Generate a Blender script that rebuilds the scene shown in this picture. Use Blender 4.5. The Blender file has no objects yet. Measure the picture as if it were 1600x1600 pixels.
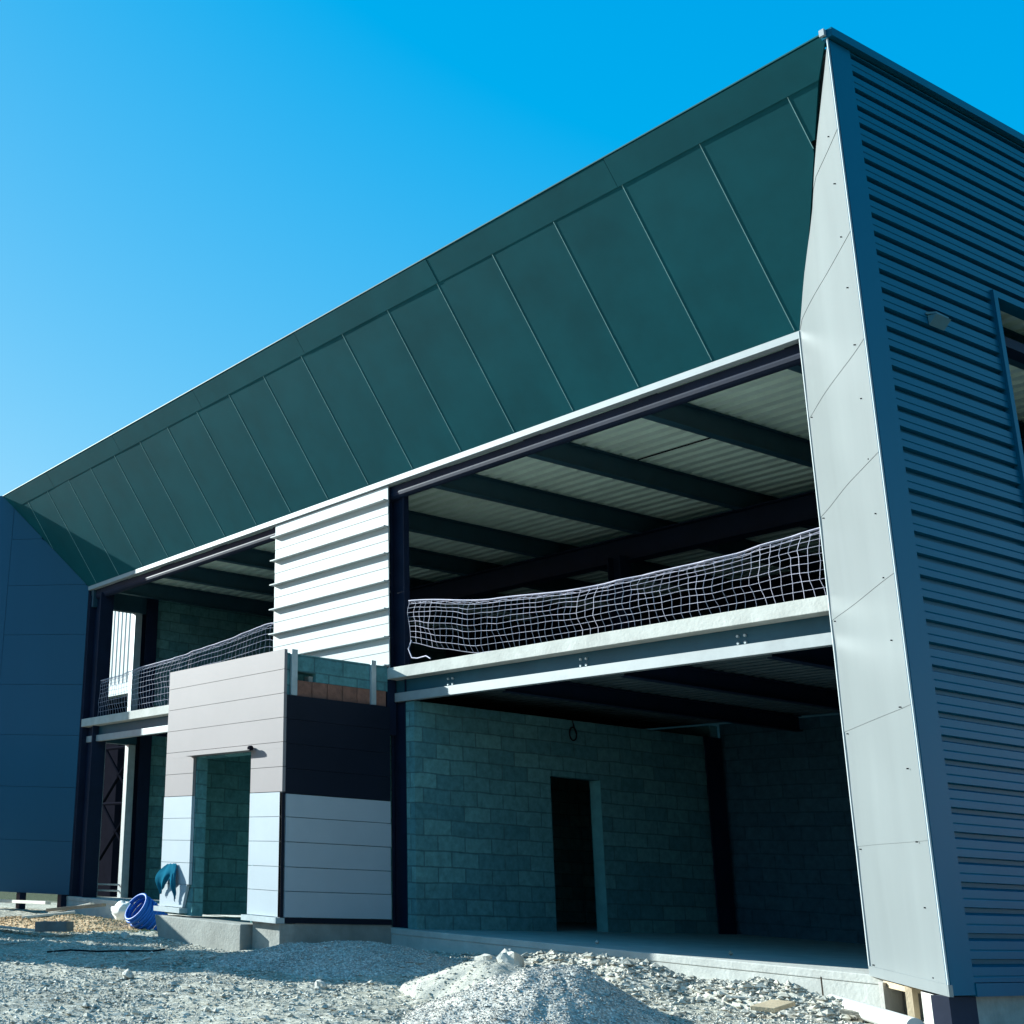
import bpy, math, random
from mathutils import Vector, Matrix, noise

random.seed(7)
sc = bpy.context.scene
R = math.radians

# ------------------------------------------------------------------ camera
cam_d = bpy.data.cameras.new('camera')
cam = bpy.data.objects.new('camera', cam_d)
sc.collection.objects.link(cam)
cam.matrix_world = Matrix(((0.508700, 0.237917, 0.827418, 7.600444),
                           (0.860021, -0.184928, -0.475569, -11.791282),
                           (0.039867, 0.953518, -0.298686, 0.717964),
                           (0, 0, 0, 1)))
cam_d.sensor_width = 36.0
cam_d.lens = 44.764
cam_d.shift_x = 0.3135
cam_d.shift_y = -0.0456
cam_d.clip_start = 0.1
cam_d.clip_end = 3000
sc.camera = cam

# ------------------------------------------------------------------ light
KX, KZ = 2.39, 1.0                       # sunlight travels along (KX, 1, -KZ)
elev = math.atan2(KZ, math.hypot(KX, 1))
w = bpy.data.worlds.new('World')
sc.world = w
w.use_nodes = True
nt = w.node_tree
bg = nt.nodes['Background']
sky = nt.nodes.new('ShaderNodeTexSky')
sky.sky_type = 'NISHITA'
sky.sun_disc = False
sky.sun_elevation = elev
sky.sun_rotation = math.atan2(-KX, -1.0)
sky.air_density = 1.0
sky.dust_density = 0.25
sky.ozone_density = 2.0
# grade of the clear sky: a deep azure with a softer glow towards the sun
spl = nt.nodes.new('ShaderNodeSeparateColor')
cmb = nt.nodes.new('ShaderNodeCombineColor')
nt.links.new(sky.outputs[0], spl.inputs[0])
for ch, (gain, power, off) in enumerate(((0.687, 1.0, -0.70), (1.206, 0.58, 0.0), (2.71, 0.21, 0.0))):
    p_ = nt.nodes.new('ShaderNodeMath')
    p_.operation = 'POWER'
    p_.inputs[1].default_value = power
    nt.links.new(spl.outputs[ch], p_.inputs[0])
    q_ = nt.nodes.new('ShaderNodeMath')
    q_.operation = 'MULTIPLY_ADD'
    q_.inputs[1].default_value = gain
    q_.inputs[2].default_value = off
    nt.links.new(p_.outputs[0], q_.inputs[0])
    r_ = nt.nodes.new('ShaderNodeMath')
    r_.operation = 'MAXIMUM'
    r_.inputs[1].default_value = 0.0
    nt.links.new(q_.outputs[0], r_.inputs[0])
    nt.links.new(r_.outputs[0], cmb.inputs[ch])
nt.links.new(cmb.outputs[0], bg.inputs['Color'])
bg.inputs['Strength'].default_value = 0.0955

sun_d = bpy.data.lights.new('sun', 'SUN')
sun_d.energy = 5.0
sun_d.angle = R(0.5)
sun_d.color = (0.85, 0.93, 0.90)
sun = bpy.data.objects.new('sun', sun_d)
sc.collection.objects.link(sun)
sun.location = (-40, -25, 30)
sun.rotation_euler = Vector((KX, 1, -KZ)).to_track_quat('-Z', 'Y').to_euler()

sc.view_settings.view_transform = 'Standard'
sc.view_settings.look = 'None'
sc.view_settings.exposure = 1.4
sc.view_settings.gamma = 1.0


# ------------------------------------------------------------------ materials
def mat(name, col, rough=0.6, metal=0.0, var=0.12, vscale=3.0, bump=0.0, bscale=40.0,
        spec=0.5, streak=False, col2=None):
    m = bpy.data.materials.new(name)
    m.use_nodes = True
    n, l = m.node_tree.nodes, m.node_tree.links
    b = n['Principled BSDF']
    b.inputs['Roughness'].default_value = rough
    b.inputs['Metallic'].default_value = metal
    b.inputs['Specular IOR Level'].default_value = spec
    geo = n.new('ShaderNodeNewGeometry')
    vec = geo.outputs['Position']
    if streak:
        mp = n.new('ShaderNodeMapping')
        mp.inputs['Scale'].default_value = (1, 1, 0.12)
        l.new(vec, mp.inputs['Vector'])
        vec = mp.outputs[0]
    nz = n.new('ShaderNodeTexNoise')
    nz.inputs['Scale'].default_value = vscale
    nz.inputs['Detail'].default_value = 6
    nz.inputs['Roughness'].default_value = 0.62
    l.new(vec, nz.inputs['Vector'])
    rp = n.new('ShaderNodeMapRange')
    rp.inputs['From Min'].default_value = 0.3
    rp.inputs['From Max'].default_value = 0.7
    l.new(nz.outputs['Fac'], rp.inputs['Value'])
    mx = n.new('ShaderNodeMix')
    mx.data_type = 'RGBA'
    c2 = col2 if col2 else tuple(min(1, c * (1 + var)) for c in col)
    c1 = tuple(c * (1 - var) for c in col) if not col2 else col
    mx.inputs['A'].default_value = (*c1, 1)
    mx.inputs['B'].default_value = (*c2, 1)
    l.new(rp.outputs[0], mx.inputs['Factor'])
    l.new(mx.outputs['Result'], b.inputs['Base Color'])
    if bump > 0:
        nb = n.new('ShaderNodeTexNoise')
        nb.inputs['Scale'].default_value = bscale
        nb.inputs['Detail'].default_value = 5
        l.new(geo.outputs['Position'], nb.inputs['Vector'])
        bp = n.new('ShaderNodeBump')
        bp.inputs['Strength'].default_value = bump
        bp.inputs['Distance'].default_value = 0.02
        l.new(nb.outputs['Fac'], bp.inputs['Height'])
        l.new(bp.outputs[0], b.inputs['Normal'])
    return m


def block_mat(name, c1, c2, mortar, bw=0.5, bh=0.21):
    m = bpy.data.materials.new(name)
    m.use_nodes = True
    n, l = m.node_tree.nodes, m.node_tree.links
    b = n['Principled BSDF']
    b.inputs['Roughness'].default_value = 0.92
    b.inputs['Specular IOR Level'].default_value = 0.2
    geo = n.new('ShaderNodeNewGeometry')
    sp = n.new('ShaderNodeSeparateXYZ')
    l.new(geo.outputs['Position'], sp.inputs[0])
    ad = n.new('ShaderNodeMath')
    ad.operation = 'ADD'
    l.new(sp.outputs['X'], ad.inputs[0])
    l.new(sp.outputs['Y'], ad.inputs[1])
    # wavy joints
    nzj = n.new('ShaderNodeTexNoise')
    nzj.inputs['Scale'].default_value = 1.7
    l.new(geo.outputs['Position'], nzj.inputs['Vector'])
    wob = n.new('ShaderNodeMath')
    wob.operation = 'MULTIPLY_ADD'
    wob.inputs[1].default_value = 0.05
    l.new(nzj.outputs['Fac'], wob.inputs[0])
    l.new(sp.outputs['Z'], wob.inputs[2])
    cb = n.new('ShaderNodeCombineXYZ')
    l.new(ad.outputs[0], cb.inputs[0])
    l.new(wob.outputs[0], cb.inputs[1])
    br = n.new('ShaderNodeTexBrick')
    br.inputs['Scale'].default_value = 1.0
    br.inputs['Brick Width'].default_value = bw
    br.inputs['Row Height'].default_value = bh
    br.inputs['Mortar Size'].default_value = 0.011
    br.inputs['Mortar Smooth'].default_value = 0.3
    br.inputs['Bias'].default_value = 0.0
    br.inputs['Color1'].default_value = (*c1, 1)
    br.inputs['Color2'].default_value = (*c2, 1)
    br.inputs['Mortar'].default_value = (*mortar, 1)
    l.new(cb.outputs[0], br.inputs['Vector'])
    nz = n.new('ShaderNodeTexNoise')
    nz.inputs['Scale'].default_value = 9
    nz.inputs['Detail'].default_value = 8
    nz.inputs['Roughness'].default_value = 0.7
    l.new(geo.outputs['Position'], nz.inputs['Vector'])
    rp = n.new('ShaderNodeMapRange')
    rp.inputs['From Min'].default_value = 0.3
    rp.inputs['From Max'].default_value = 0.7
    rp.inputs['To Min'].default_value = 0.7
    rp.inputs['To Max'].default_value = 1.25
    l.new(nz.outputs['Fac'], rp.inputs['Value'])
    mx = n.new('ShaderNodeMix')
    mx.data_type = 'RGBA'
    mx.blend_type = 'MULTIPLY'
    mx.inputs['Factor'].default_value = 1
    l.new(br.outputs['Color'], mx.inputs['A'])
    l.new(rp.outputs[0], mx.inputs['B'])
    l.new(mx.outputs['Result'], b.inputs['Base Color'])
    bp = n.new('ShaderNodeBump')
    bp.inputs['Strength'].default_value = 0.7
    bp.inputs['Distance'].default_value = 0.012
    iv = n.new('ShaderNodeMath')
    iv.operation = 'MULTIPLY_ADD'
    iv.inputs[1].default_value = -1
    l.new(br.outputs['Fac'], iv.inputs[0])
    l.new(nz.outputs['Fac'], iv.inputs[2])
    l.new(iv.outputs[0], bp.inputs['Height'])
    l.new(bp.outputs[0], b.inputs['Normal'])
    return m


def ground_mat(name, ca, cb_, cc, bump=0.8, stone=26.0, far=None):
    """crushed stone: per-stone tone from voronoi cells, dirt patches from noise"""
    m = bpy.data.materials.new(name)
    m.use_nodes = True
    n, l = m.node_tree.nodes, m.node_tree.links
    b = n['Principled BSDF']
    b.inputs['Roughness'].default_value = 0.95
    b.inputs['Specular IOR Level'].default_value = 0.15
    geo = n.new('ShaderNodeNewGeometry')
    vo = n.new('ShaderNodeTexVoronoi')
    vo.inputs['Scale'].default_value = stone
    l.new(geo.outputs['Position'], vo.inputs['Vector'])
    sep = n.new('ShaderNodeSeparateColor')
    l.new(vo.outputs['Color'], sep.inputs[0])
    nz = n.new('ShaderNodeTexNoise')
    nz.inputs['Scale'].default_value = 0.9
    nz.inputs['Detail'].default_value = 7
    nz.inputs['Roughness'].default_value = 0.65
    l.new(geo.outputs['Position'], nz.inputs['Vector'])
    rp = n.new('ShaderNodeMapRange')
    rp.inputs['From Min'].default_value = 0.36
    rp.inputs['From Max'].default_value = 0.64
    l.new(nz.outputs['Fac'], rp.inputs['Value'])
    m1 = n.new('ShaderNodeMix')
    m1.data_type = 'RGBA'
    m1.inputs['A'].default_value = (*ca, 1)
    m1.inputs['B'].default_value = (*cb_, 1)
    l.new(rp.outputs[0], m1.inputs['Factor'])
    m2 = n.new('ShaderNodeMix')
    m2.data_type = 'RGBA'
    m2.inputs['B'].default_value = (*cc, 1)
    l.new(m1.outputs['Result'], m2.inputs['A'])
    pw = n.new('ShaderNodeMath')
    pw.operation = 'POWER'
    pw.inputs[1].default_value = 2.2
    l.new(sep.outputs[0], pw.inputs[0])
    l.new(pw.outputs[0], m2.inputs['Factor'])
    res = m2.outputs['Result']
    if far:
        # beyond the site yard: unseen dark grass added to cut bounced light, irregular edge
        ds = n.new('ShaderNodeVectorMath')
        ds.operation = 'DISTANCE'
        ds.inputs[1].default_value = (-8.0, -3.0, -0.5)
        l.new(geo.outputs['Position'], ds.inputs[0])
        n3 = n.new('ShaderNodeTexNoise')
        n3.inputs['Scale'].default_value = 0.35
        l.new(geo.outputs['Position'], n3.inputs['Vector'])
        ma = n.new('ShaderNodeMath')
        ma.operation = 'MULTIPLY_ADD'
        ma.inputs[1].default_value = 8.0
        l.new(n3.outputs['Fac'], ma.inputs[0])
        l.new(ds.outputs['Value'], ma.inputs[2])
        mr = n.new('ShaderNodeMapRange')
        mr.inputs['From Min'].default_value = 19.0
        mr.inputs['From Max'].default_value = 22.0
        l.new(ma.outputs[0], mr.inputs['Value'])
        m3 = n.new('ShaderNodeMix')
        m3.data_type = 'RGBA'
        m3.inputs['B'].default_value = (*far, 1)
        l.new(res, m3.inputs['A'])
        l.new(mr.outputs[0], m3.inputs['Factor'])
        res = m3.outputs['Result']
    l.new(res, b.inputs['Base Color'])
    nb = n.new('ShaderNodeTexNoise')
    nb.inputs['Scale'].default_value = 22
    nb.inputs['Detail'].default_value = 8
    nb.inputs['Roughness'].default_value = 0.7
    l.new(geo.outputs['Position'], nb.inputs['Vector'])
    bp = n.new('ShaderNodeBump')
    bp.inputs['Strength'].default_value = bump
    bp.inputs['Distance'].default_value = 0.03
    l.new(nb.outputs['Fac'], bp.inputs['Height'])
    l.new(bp.outputs[0], b.inputs['Normal'])
    return m


FRAME = (0.20, 0.275, 0.30)
M = dict(
    frame=mat('grey_lacquered_steel', FRAME, 0.42, 0.0, 0.06, 0.8, 0.05, 3.0, spec=0.5, streak=True),
    soffit=mat('dark_grey_soffit_panel', (0.003, 0.078, 0.096), 0.55, 0.0, 0.14, 1.3, 0.10, 2.2, spec=0.10),
    strip=mat('pale_joint_strip', (0.26, 0.46, 0.46), 0.5),
    lip=mat('pale_edge_flashing', (0.325, 0.36, 0.375), 0.55, var=0.06, spec=0.3),
    cladding=mat('blue_grey_profiled_steel', (0.002, 0.092, 0.160), 0.30, 0.0, 0.07, 1.0, spec=0.14, streak=True),
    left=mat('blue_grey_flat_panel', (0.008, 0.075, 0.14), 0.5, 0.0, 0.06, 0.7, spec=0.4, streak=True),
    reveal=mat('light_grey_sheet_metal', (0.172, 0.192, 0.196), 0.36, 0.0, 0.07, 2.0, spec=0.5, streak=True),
    steel=mat('dark_primed_steel', (0.005, 0.012, 0.032), 0.6, 0.0, 0.2, 3.0, 0.05, 15, spec=0.2),
    beam=mat('shaded_primed_steel', (0.02, 0.085, 0.12), 0.5, 0.0, 0.12, 2.5, 0.05, 15, spec=0.3),  # beam web, shade under the slab edge put into the colour
    sunlit_strip=mat('sunlit_primed_steel', (0.27, 0.30, 0.31), 0.5, 0, 0.12, 4, spec=0.6),  # same beam face where the sun falls, painted lighter than the web
    rafter=mat('grey_galvanised_rafter', (0.015, 0.060, 0.090), 0.5, 0.0, 0.15, 3.0),
    deck=mat('galvanised_deck', (0.72, 0.84, 0.75), 0.6, 0.0, 0.10, 2.0),
    concrete=mat('concrete', (0.264, 0.264, 0.240), 0.9, 0, 0.22, 2.2, 0.35, 30, spec=0.2),
    slab=mat('smooth_concrete_edge', (0.448, 0.448, 0.416), 0.85, 0, 0.16, 3.0, 0.25, 25, spec=0.2),
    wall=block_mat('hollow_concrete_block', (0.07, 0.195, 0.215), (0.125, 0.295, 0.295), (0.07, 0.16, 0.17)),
    wall_shaded=block_mat('shaded_concrete_block', (0.03, 0.085, 0.12), (0.04, 0.105, 0.14), (0.025, 0.075, 0.10)),  # darker copy of the blocks, interior shade painted in
    jamb=mat('lit_door_jamb', (0.12, 0.33, 0.34), 0.9, 0, 0.15, 5, 0.2, 20, spec=0.1),  # paler than the wall, painting the light on the jamb face
    bounce_cut=mat('dark_bounce_sheet', (0.10, 0.12, 0.12), 0.8, 0, 0.2, 2, spec=0.1),  # dark tone that keeps bounced light off the ceiling
    under=mat('shaded_floor_deck', (0.05, 0.08, 0.09), 0.6, 0, 0.2, 2),  # darker copy of the deck, ceiling shade painted in
    block_pale=mat('pale_block', (0.288, 0.288, 0.264), 0.9, 0, 0.2, 5, 0.4, 25, spec=0.2),
    white=mat('white_liner_tray', (0.440, 0.464, 0.464), 0.6, 0, 0.03, 2.0, spec=0.2),
    film=mat('white_film_panel', (0.375, 0.42, 0.455), 0.6, 0, 0.04, 1.5, 0.06, 4, spec=0.15),
    warm=mat('sunlit_warm_grey_panel', (0.245, 0.212, 0.212), 0.6, 0, 0.04, 1.2, spec=0.2),  # porch panel tone as seen in sun, light put into the colour
    dark=mat('shaded_dark_panel', (0.008, 0.012, 0.022), 0.5, 0, 0.1, 1.5, spec=0.15),  # the porch panel in shade, darkness put into the colour
    brick=mat('red_clay_block', (0.22, 0.10, 0.07), 0.9, 0, 0.3, 8, 0.4, 30),
    galv=mat('galvanised_steel', (0.400, 0.464, 0.480), 0.4, 0.3, 0.15, 6),
    lampgrey=mat('blue_grey_casting', (0.05, 0.14, 0.17), 0.5),
    wood=mat('raw_timber', (0.440, 0.344, 0.224), 0.8, 0, 0.2, 5, 0.3, 40),
    oldwood=mat('weathered_timber', (0.264, 0.232, 0.184), 0.85, 0, 0.25, 5, 0.3, 40),
    greywood=mat('grey_board', (0.12, 0.13, 0.13), 0.85, 0, 0.25, 5, 0.3, 40),
    palewood=mat('pale_board', (0.560, 0.528, 0.464), 0.8, 0, 0.12, 5, 0.2, 40),
    rope=mat('white_net_cord', (0.50, 0.48, 0.58), 0.8),
    black=mat('black_rubber', (0.010, 0.010, 0.015), 0.9, spec=0.0),
    blue=mat('blue_conduit', (0.008, 0.10, 0.42), 0.5, 0, 0.1, 6, spec=0.25),
    bluefilm=mat('blue_film_back', (0.012, 0.105, 0.165), 0.8, 0, 0.10, 4, spec=0.0),
    bag=mat('translucent_plastic', (0.80, 0.78, 0.74), 0.5, 0, 0.08, 6),
    pvc=mat('white_plastic_pipe', (0.50, 0.50, 0.48), 0.5, 0, 0.05, 6),
    rust=mat('rusty_bar', (0.10, 0.07, 0.05), 0.8),
    ground=ground_mat('crushed_limestone_ground', (0.24, 0.225, 0.18), (0.40, 0.37, 0.295), (0.62, 0.58, 0.49), 0.8, far=(0.045, 0.065, 0.03)),
    gravel=ground_mat('loose_limestone', (0.24, 0.225, 0.19), (0.40, 0.375, 0.315), (0.66, 0.62, 0.54), 0.2, 40),
    heap=ground_mat('grey_gravel', (0.25, 0.235, 0.21), (0.36, 0.335, 0.295), (0.68, 0.64, 0.57), 0.3, 60),
    sand=ground_mat('brown_gravel', (0.42, 0.27, 0.14), (0.54, 0.36, 0.20), (0.66, 0.50, 0.33), 0.4, 32),
    pale=ground_mat('pale_lime_sand', (0.352, 0.336, 0.280), (0.400, 0.376, 0.320), (0.480, 0.456, 0.400), 0.4, 60),
    rock=mat('pale_limestone_rock', (0.448, 0.432, 0.384), 0.9, 0, 0.2, 9, 0.5, 25),
)


# ------------------------------------------------------------------ mesh helpers
class MB:
    def __init__(self):
        self.v, self.f = [], []

    def face(self, pts):
        k = len(self.v)
        self.v += [tuple(p) for p in pts]
        self.f.append(tuple(range(k, k + len(pts))))

    def box(self, x0, x1, y0, y1, z0, z1):
        k = len(self.v)
        self.v += [(x, y, z) for z in (z0, z1) for y in (y0, y1) for x in (x0, x1)]
        for q in ((0, 2, 3, 1), (4, 5, 7, 6), (0, 1, 5, 4), (2, 6, 7, 3), (0, 4, 6, 2), (1, 3, 7, 5)):
            self.f.append(tuple(k + i for i in q))
        return self

    def obox(self, a, b, wid, th, up=(0, 0, 1)):
        """board from a to b (centre line), wid across, th thick"""
        a, b = Vector(a), Vector(b)
        d = (b - a).normalized()
        s = d.cross(Vector(up)).normalized()
        u = s.cross(d).normalized()
        k = len(self.v)
        for p in (a, b):
            for i, j in ((-1, -1), (1, -1), (1, 1), (-1, 1)):
                self.v.append(tuple(p + s * (wid / 2 * i) + u * (th / 2 * j)))
        for q in ((3, 2, 1, 0), (4, 5, 6, 7), (0, 1, 5, 4), (1, 2, 6, 5), (2, 3, 7, 6), (3, 0, 4, 7)):
            self.f.append(tuple(k + i for i in q))
        return self

    def extrude(self, pts, vec):
        """closed polygon pts (3d) extruded by vec"""
        k, n = len(self.v), len(pts)
        vec = Vector(vec)
        self.v += [tuple(p) for p in pts] + [tuple(Vector(p) + vec) for p in pts]
        self.f.append(tuple(k + i for i in reversed(range(n))))
        self.f.append(tuple(k + n + i for i in range(n)))
        for i in range(n):
            j = (i + 1) % n
            self.f.append((k + i, k + j, k + n + j, k + n + i))
        return self

    def sheet(self, prof, vec):
        """open profile (3d polyline) swept by vec"""
        k, n = len(self.v), len(prof)
        vec = Vector(vec)
        self.v += [tuple(p) for p in prof] + [tuple(Vector(p) + vec) for p in prof]
        for i in range(n - 1):
            self.f.append((k + i, k + i + 1, k + n + i + 1, k + n + i))
        return self

    def tube(self, path, r, n=6, cap=True):
        path = [Vector(p) for p in path]
        k = len(self.v)
        prev = None
        for i, p in enumerate(path):
            t = (path[min(i + 1, len(path) - 1)] - path[max(i - 1, 0)])
            if t.length < 1e-9:
                t = Vector((0, 0, 1))
            t.normalize()
            if prev is None:
                a = t.cross(Vector((0, 0, 1)))
                if a.length < 1e-3:
                    a = t.cross(Vector((1, 0, 0)))
            else:
                a = prev - t * prev.dot(t)
            a.normalize()
            prev = a
            b = t.cross(a)
            for j in range(n):
                an = 2 * math.pi * j / n
                self.v.append(tuple(p + a * (r * math.cos(an)) + b * (r * math.sin(an))))
        for i in range(len(path) - 1):
            for j in range(n):
                q = (j + 1) % n
                self.f.append((k + i * n + j, k + i * n + q, k + (i + 1) * n + q, k + (i + 1) * n + j))
        if cap:
            self.f.append(tuple(k + j for j in reversed(range(n))))
            e = k + (len(path) - 1) * n
            self.f.append(tuple(e + j for j in range(n)))
        return self

    def stone(self, c, r, sq=0.5):
        k = len(self.v)
        an = random.random() * 6.28
        ca, sa = math.cos(an), math.sin(an)
        for d in ((1, 0, 0), (0, 1, 0), (-1, 0, 0), (0, -1, 0), (0, 0, 1), (0, 0, -1)):
            q = r * random.uniform(0.65, 1.35)
            x, y, z = d[0] * q, d[1] * q * 0.8, d[2] * q * sq
            x += random.uniform(-.3, .3) * r
            y += random.uniform(-.3, .3) * r
            self.v.append((c[0] + x * ca - y * sa, c[1] + x * sa + y * ca, c[2] + z))
        for q in ((0, 1, 4), (1, 2, 4), (2, 3, 4), (3, 0, 4), (1, 0, 5), (2, 1, 5), (3, 2, 5), (0, 3, 5)):
            self.f.append((k + q[0], k + q[1], k + q[2]))

    def build(self, name, m, parent=None, bevel=0, smooth=False, origin=None):
        off = Vector((0, 0, 0))
        if parent is not None:
            off = wloc(parent)
        elif origin is not None:
            off = Vector(origin)
        me = bpy.data.meshes.new(name)
        me.from_pydata([(a - off.x, b - off.y, c - off.z) for a, b, c in self.v], [], self.f)
        me.materials.append(m)
        if smooth:
            me.polygons.foreach_set('use_smooth', [True] * len(me.polygons))
        me.update()
        o = bpy.data.objects.new(name, me)
        sc.collection.objects.link(o)
        if parent is not None:
            o.parent = parent
        else:
            o.location = off
        if bevel:
            bv = o.modifiers.new('bevel', 'BEVEL')
            bv.width = bevel
            bv.segments = 2
            bv.limit_method = 'ANGLE'
        return o


def wloc(o):
    v = Vector((0, 0, 0))
    while o is not None:
        v += o.location
        o = o.parent
    return v


def tag(o, label=None, cat=None, group=None, kind=None):
    if label:
        o['label'] = label
    if cat:
        o['category'] = cat
    if group:
        o['group'] = group
    if kind:
        o['kind'] = kind
    return o


def thing(name, loc, label, cat, group=None):
    o = bpy.data.objects.new(name, None)
    o.empty_display_size = 0.3
    sc.collection.objects.link(o)
    o.location = loc
    return tag(o, label, cat, group)


def isec(axis, a0, a1, c, h, b, tf=0.014, tw=0.010, stand=(0, 0, 1)):
    """I-section along axis ('x','y','z') ; c = centre in the two other axes; h deep, b wide"""
    P = [(-b / 2, -h / 2), (b / 2, -h / 2), (b / 2, -h / 2 + tf), (tw / 2, -h / 2 + tf), (tw / 2, h / 2 - tf),
         (b / 2, h / 2 - tf), (b / 2, h / 2), (-b / 2, h / 2), (-b / 2, h / 2 - tf), (-tw / 2, h / 2 - tf),
         (-tw / 2, -h / 2 + tf), (-b / 2, -h / 2 + tf)]
    m = MB()
    if axis == 'x':
        m.extrude([(a0, c[0] + u, c[1] + v) for u, v in P], (a1 - a0, 0, 0))
    elif axis == 'y':
        m.extrude([(c[0] + u, a0, c[1] + v) for u, v in P], (0, a1 - a0, 0))
    else:
        m.extrude([(c[0] + v, c[1] + u, a0) for u, v in P], (0, 0, a1 - a0))
    return m


def ss(a, b, x):
    t = min(1.0, max(0.0, (x - a) / (b - a)))
    return t * t * (3 - 2 * t)


def fbm(x, y, s, o=3):
    v, a = 0.0, 1.0
    for i in range(o):
        v += a * noise.noise((x * s, y * s, 3.1 + i * 7.7))
        s *= 2.1
        a *= 0.5
    return v


def gz(x, y):
    z = -0.33 - 0.075 * max(0, -1.8 - y)
    z = max(z, -0.95)
    z += 0.14 * ss(-8, -4.5, x) * ss(-2.2, -0.6, y) * (1 - ss(-2.5, 0, x))
    return z


def gnd(x, y):
    z = gz(x, y)
    near = math.exp(-((x + 4) ** 2) / 300.0)
    z += (0.05 * fbm(x, y, 0.55) + 0.030 * fbm(x + 9, y, 2.3)) * near
    return z


# ------------------------------------------------------------------ ground
def axis(lo, hi, step, far):
    a = []
    t = lo
    while t < hi:
        a.append(t)
        t += step
    a.append(hi)
    g, st = step, step
    left, p = [], lo
    while p > -far:
        st = st * 1.35
        p -= st
        left.append(p)
    right, p, st = [], hi, step
    while p < far:
        st = st * 1.35
        p += st
        right.append(p)
    return list(reversed(left)) + a + right


gx = axis(-18.5, 2.2, 0.055, 900)
gy = axis(-8.5, 0.35, 0.055, 900)
g = MB()
for yy in gy:
    for xx in gx:
        z = gnd(xx, yy)
        if -9 < yy < 0.4 and -19 < xx < 2.4:
            z += 0.016 * noise.noise((xx * 9, yy * 9, 1.7)) + 0.010 * noise.noise((xx * 21, yy * 21, 5.2))
        if yy > 0.25 and -17.0 < xx < 1.5 and yy < 14:
            z = -0.8
        g.v.append((xx, yy, z))
nx = len(gx)
for j in range(len(gy) - 1):
    for i in range(nx - 1):
        k = j * nx + i
        g.f.append((k, k + 1, k + nx + 1, k + nx))
tag(g.build('ground', M['ground'], smooth=False), kind='structure')

# ------------------------------------------------------------------ the building
B = thing('unfinished_building', (-8.6, 5.0, -0.3),
          'large grey steel framed commercial building under construction with splayed canopy and open front', 'building')
H1, HF, H2, D, WR, XL = 6.40, 8.556, 8.556, 1.54, 1.617, -17.16
TF = 0.858          # where the fascia trim starts up the slope

# ground slab with lighter nosing
m = MB().box(-17.3, 0.28, 0.004, 12, -0.7, -0.0795)
m.box(-17.3, 0.28, -0.004, 12.004, -0.08, 0.0)
m.box(0.2801, 1.28, 0.35, 12, -0.7, -0.002)
ob = m.build('floor_slab', M['slab'], B, bevel=0.008)

# first floor: slab edge, edge beam, deck, joists
MB().box(-17.1, 0.06, 0.0, 6.6, 3.385, 3.545).build('upper_floor_slab', M['slab'], B, bevel=0.006)
MB().box(-17.05, 0.06, 0.06, 6.6, 3.5455, 3.552).build('bounce_cut_sheet', M['bounce_cut'], B)  # dark sheet added to cut sunlight bouncing up to the roof deck
eb = MB().box(-17.1, 0.06, 0.19, 0.21, 3.20, 3.383)
eb.box(-17.1, 0.06, 0.212, 0.40, 3.20, 3.215)
eb = eb.build('edge_beam', M['beam'], B)
for xa, xb in ((-17.1, -10.05), (-6.95, 0.06)):
    MB().box(xa, xb, 0.13, 0.215, 3.07, 3.196).build('sunlit_strip', M['sunlit_strip'], eb, bevel=0.004)  # pale strip painting the sunlit lower part of the beam face
pr = []
yv = 0.5
while yv < 6.55:
    pr += [(-16.9, yv, 3.375), (-16.9, yv + 0.07, 3.375), (-16.9, yv + 0.10, 3.315), (-16.9, yv + 0.17, 3.315)]
    yv += 0.20
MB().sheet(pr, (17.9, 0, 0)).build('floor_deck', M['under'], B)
for xx in (-1.0, -3.0, -5.0, -8.5, -10.5, -12.5, -14.5):
    isec('y', 0.42, 6.6, (xx, 3.19), 0.24, 0.12).build('floor_joist', M['steel'], B)
# bolts on the edge beam
bolt = None
for bx in (-5.85, -3.45, -1.22, -13.0):
    for i, (dx, dz) in enumerate(((0, 0), (0.09, 0), (0, 0.075), (0.09, 0.075))):
        if bolt is None:
            bm = MB().tube([(bx, 0.192, 3.225), (bx, 0.165, 3.225)], 0.016, 6)
            bolt = bm.build('bolt', M['galv'], eb)
            b0 = bx
            continue
        c = bolt.copy()
        sc.collection.objects.link(c)
        c.parent = eb
        c.location = (bx - b0 + dx, 0, dz)

# columns
isec('z', 0.0, 6.17, (-6.92, 0.22), 0.33, 0.10, 0.02, 0.016).build('column', M['steel'], B)
cA = MB().box(-17.12, -17.08, 0.02, 0.40, 0.0, 6.2)
cA.box(-17.08, -16.66, 0.16, 0.19, 0.0, 6.2).box(-16.66, -16.62, 0.05, 0.36, 0.0, 6.2)
cA.box(-17.28, -17.12, 0.01, 0.05, 0.0, 6.3)
cA.build('column', M['steel'], B)
isec('z', 0.0, 6.3, (-16.98, 1.43), 0.30, 0.28, 0.02, 0.016).build('column', M['steel'], B)
isec('z', 0.0, 6.2, (0.12, 0.35), 0.25, 0.25).build('column', M['steel'], B)
isec('z', 0.0, 3.06, (-6.55, 6.45), 0.12, 0.40, 0.02, 0.016).build('column', M['steel'], B)
isec('z', 3.545, 5.84, (-6.6, 4.6), 0.26, 0.26).build('column', M['steel'], B)

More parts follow.
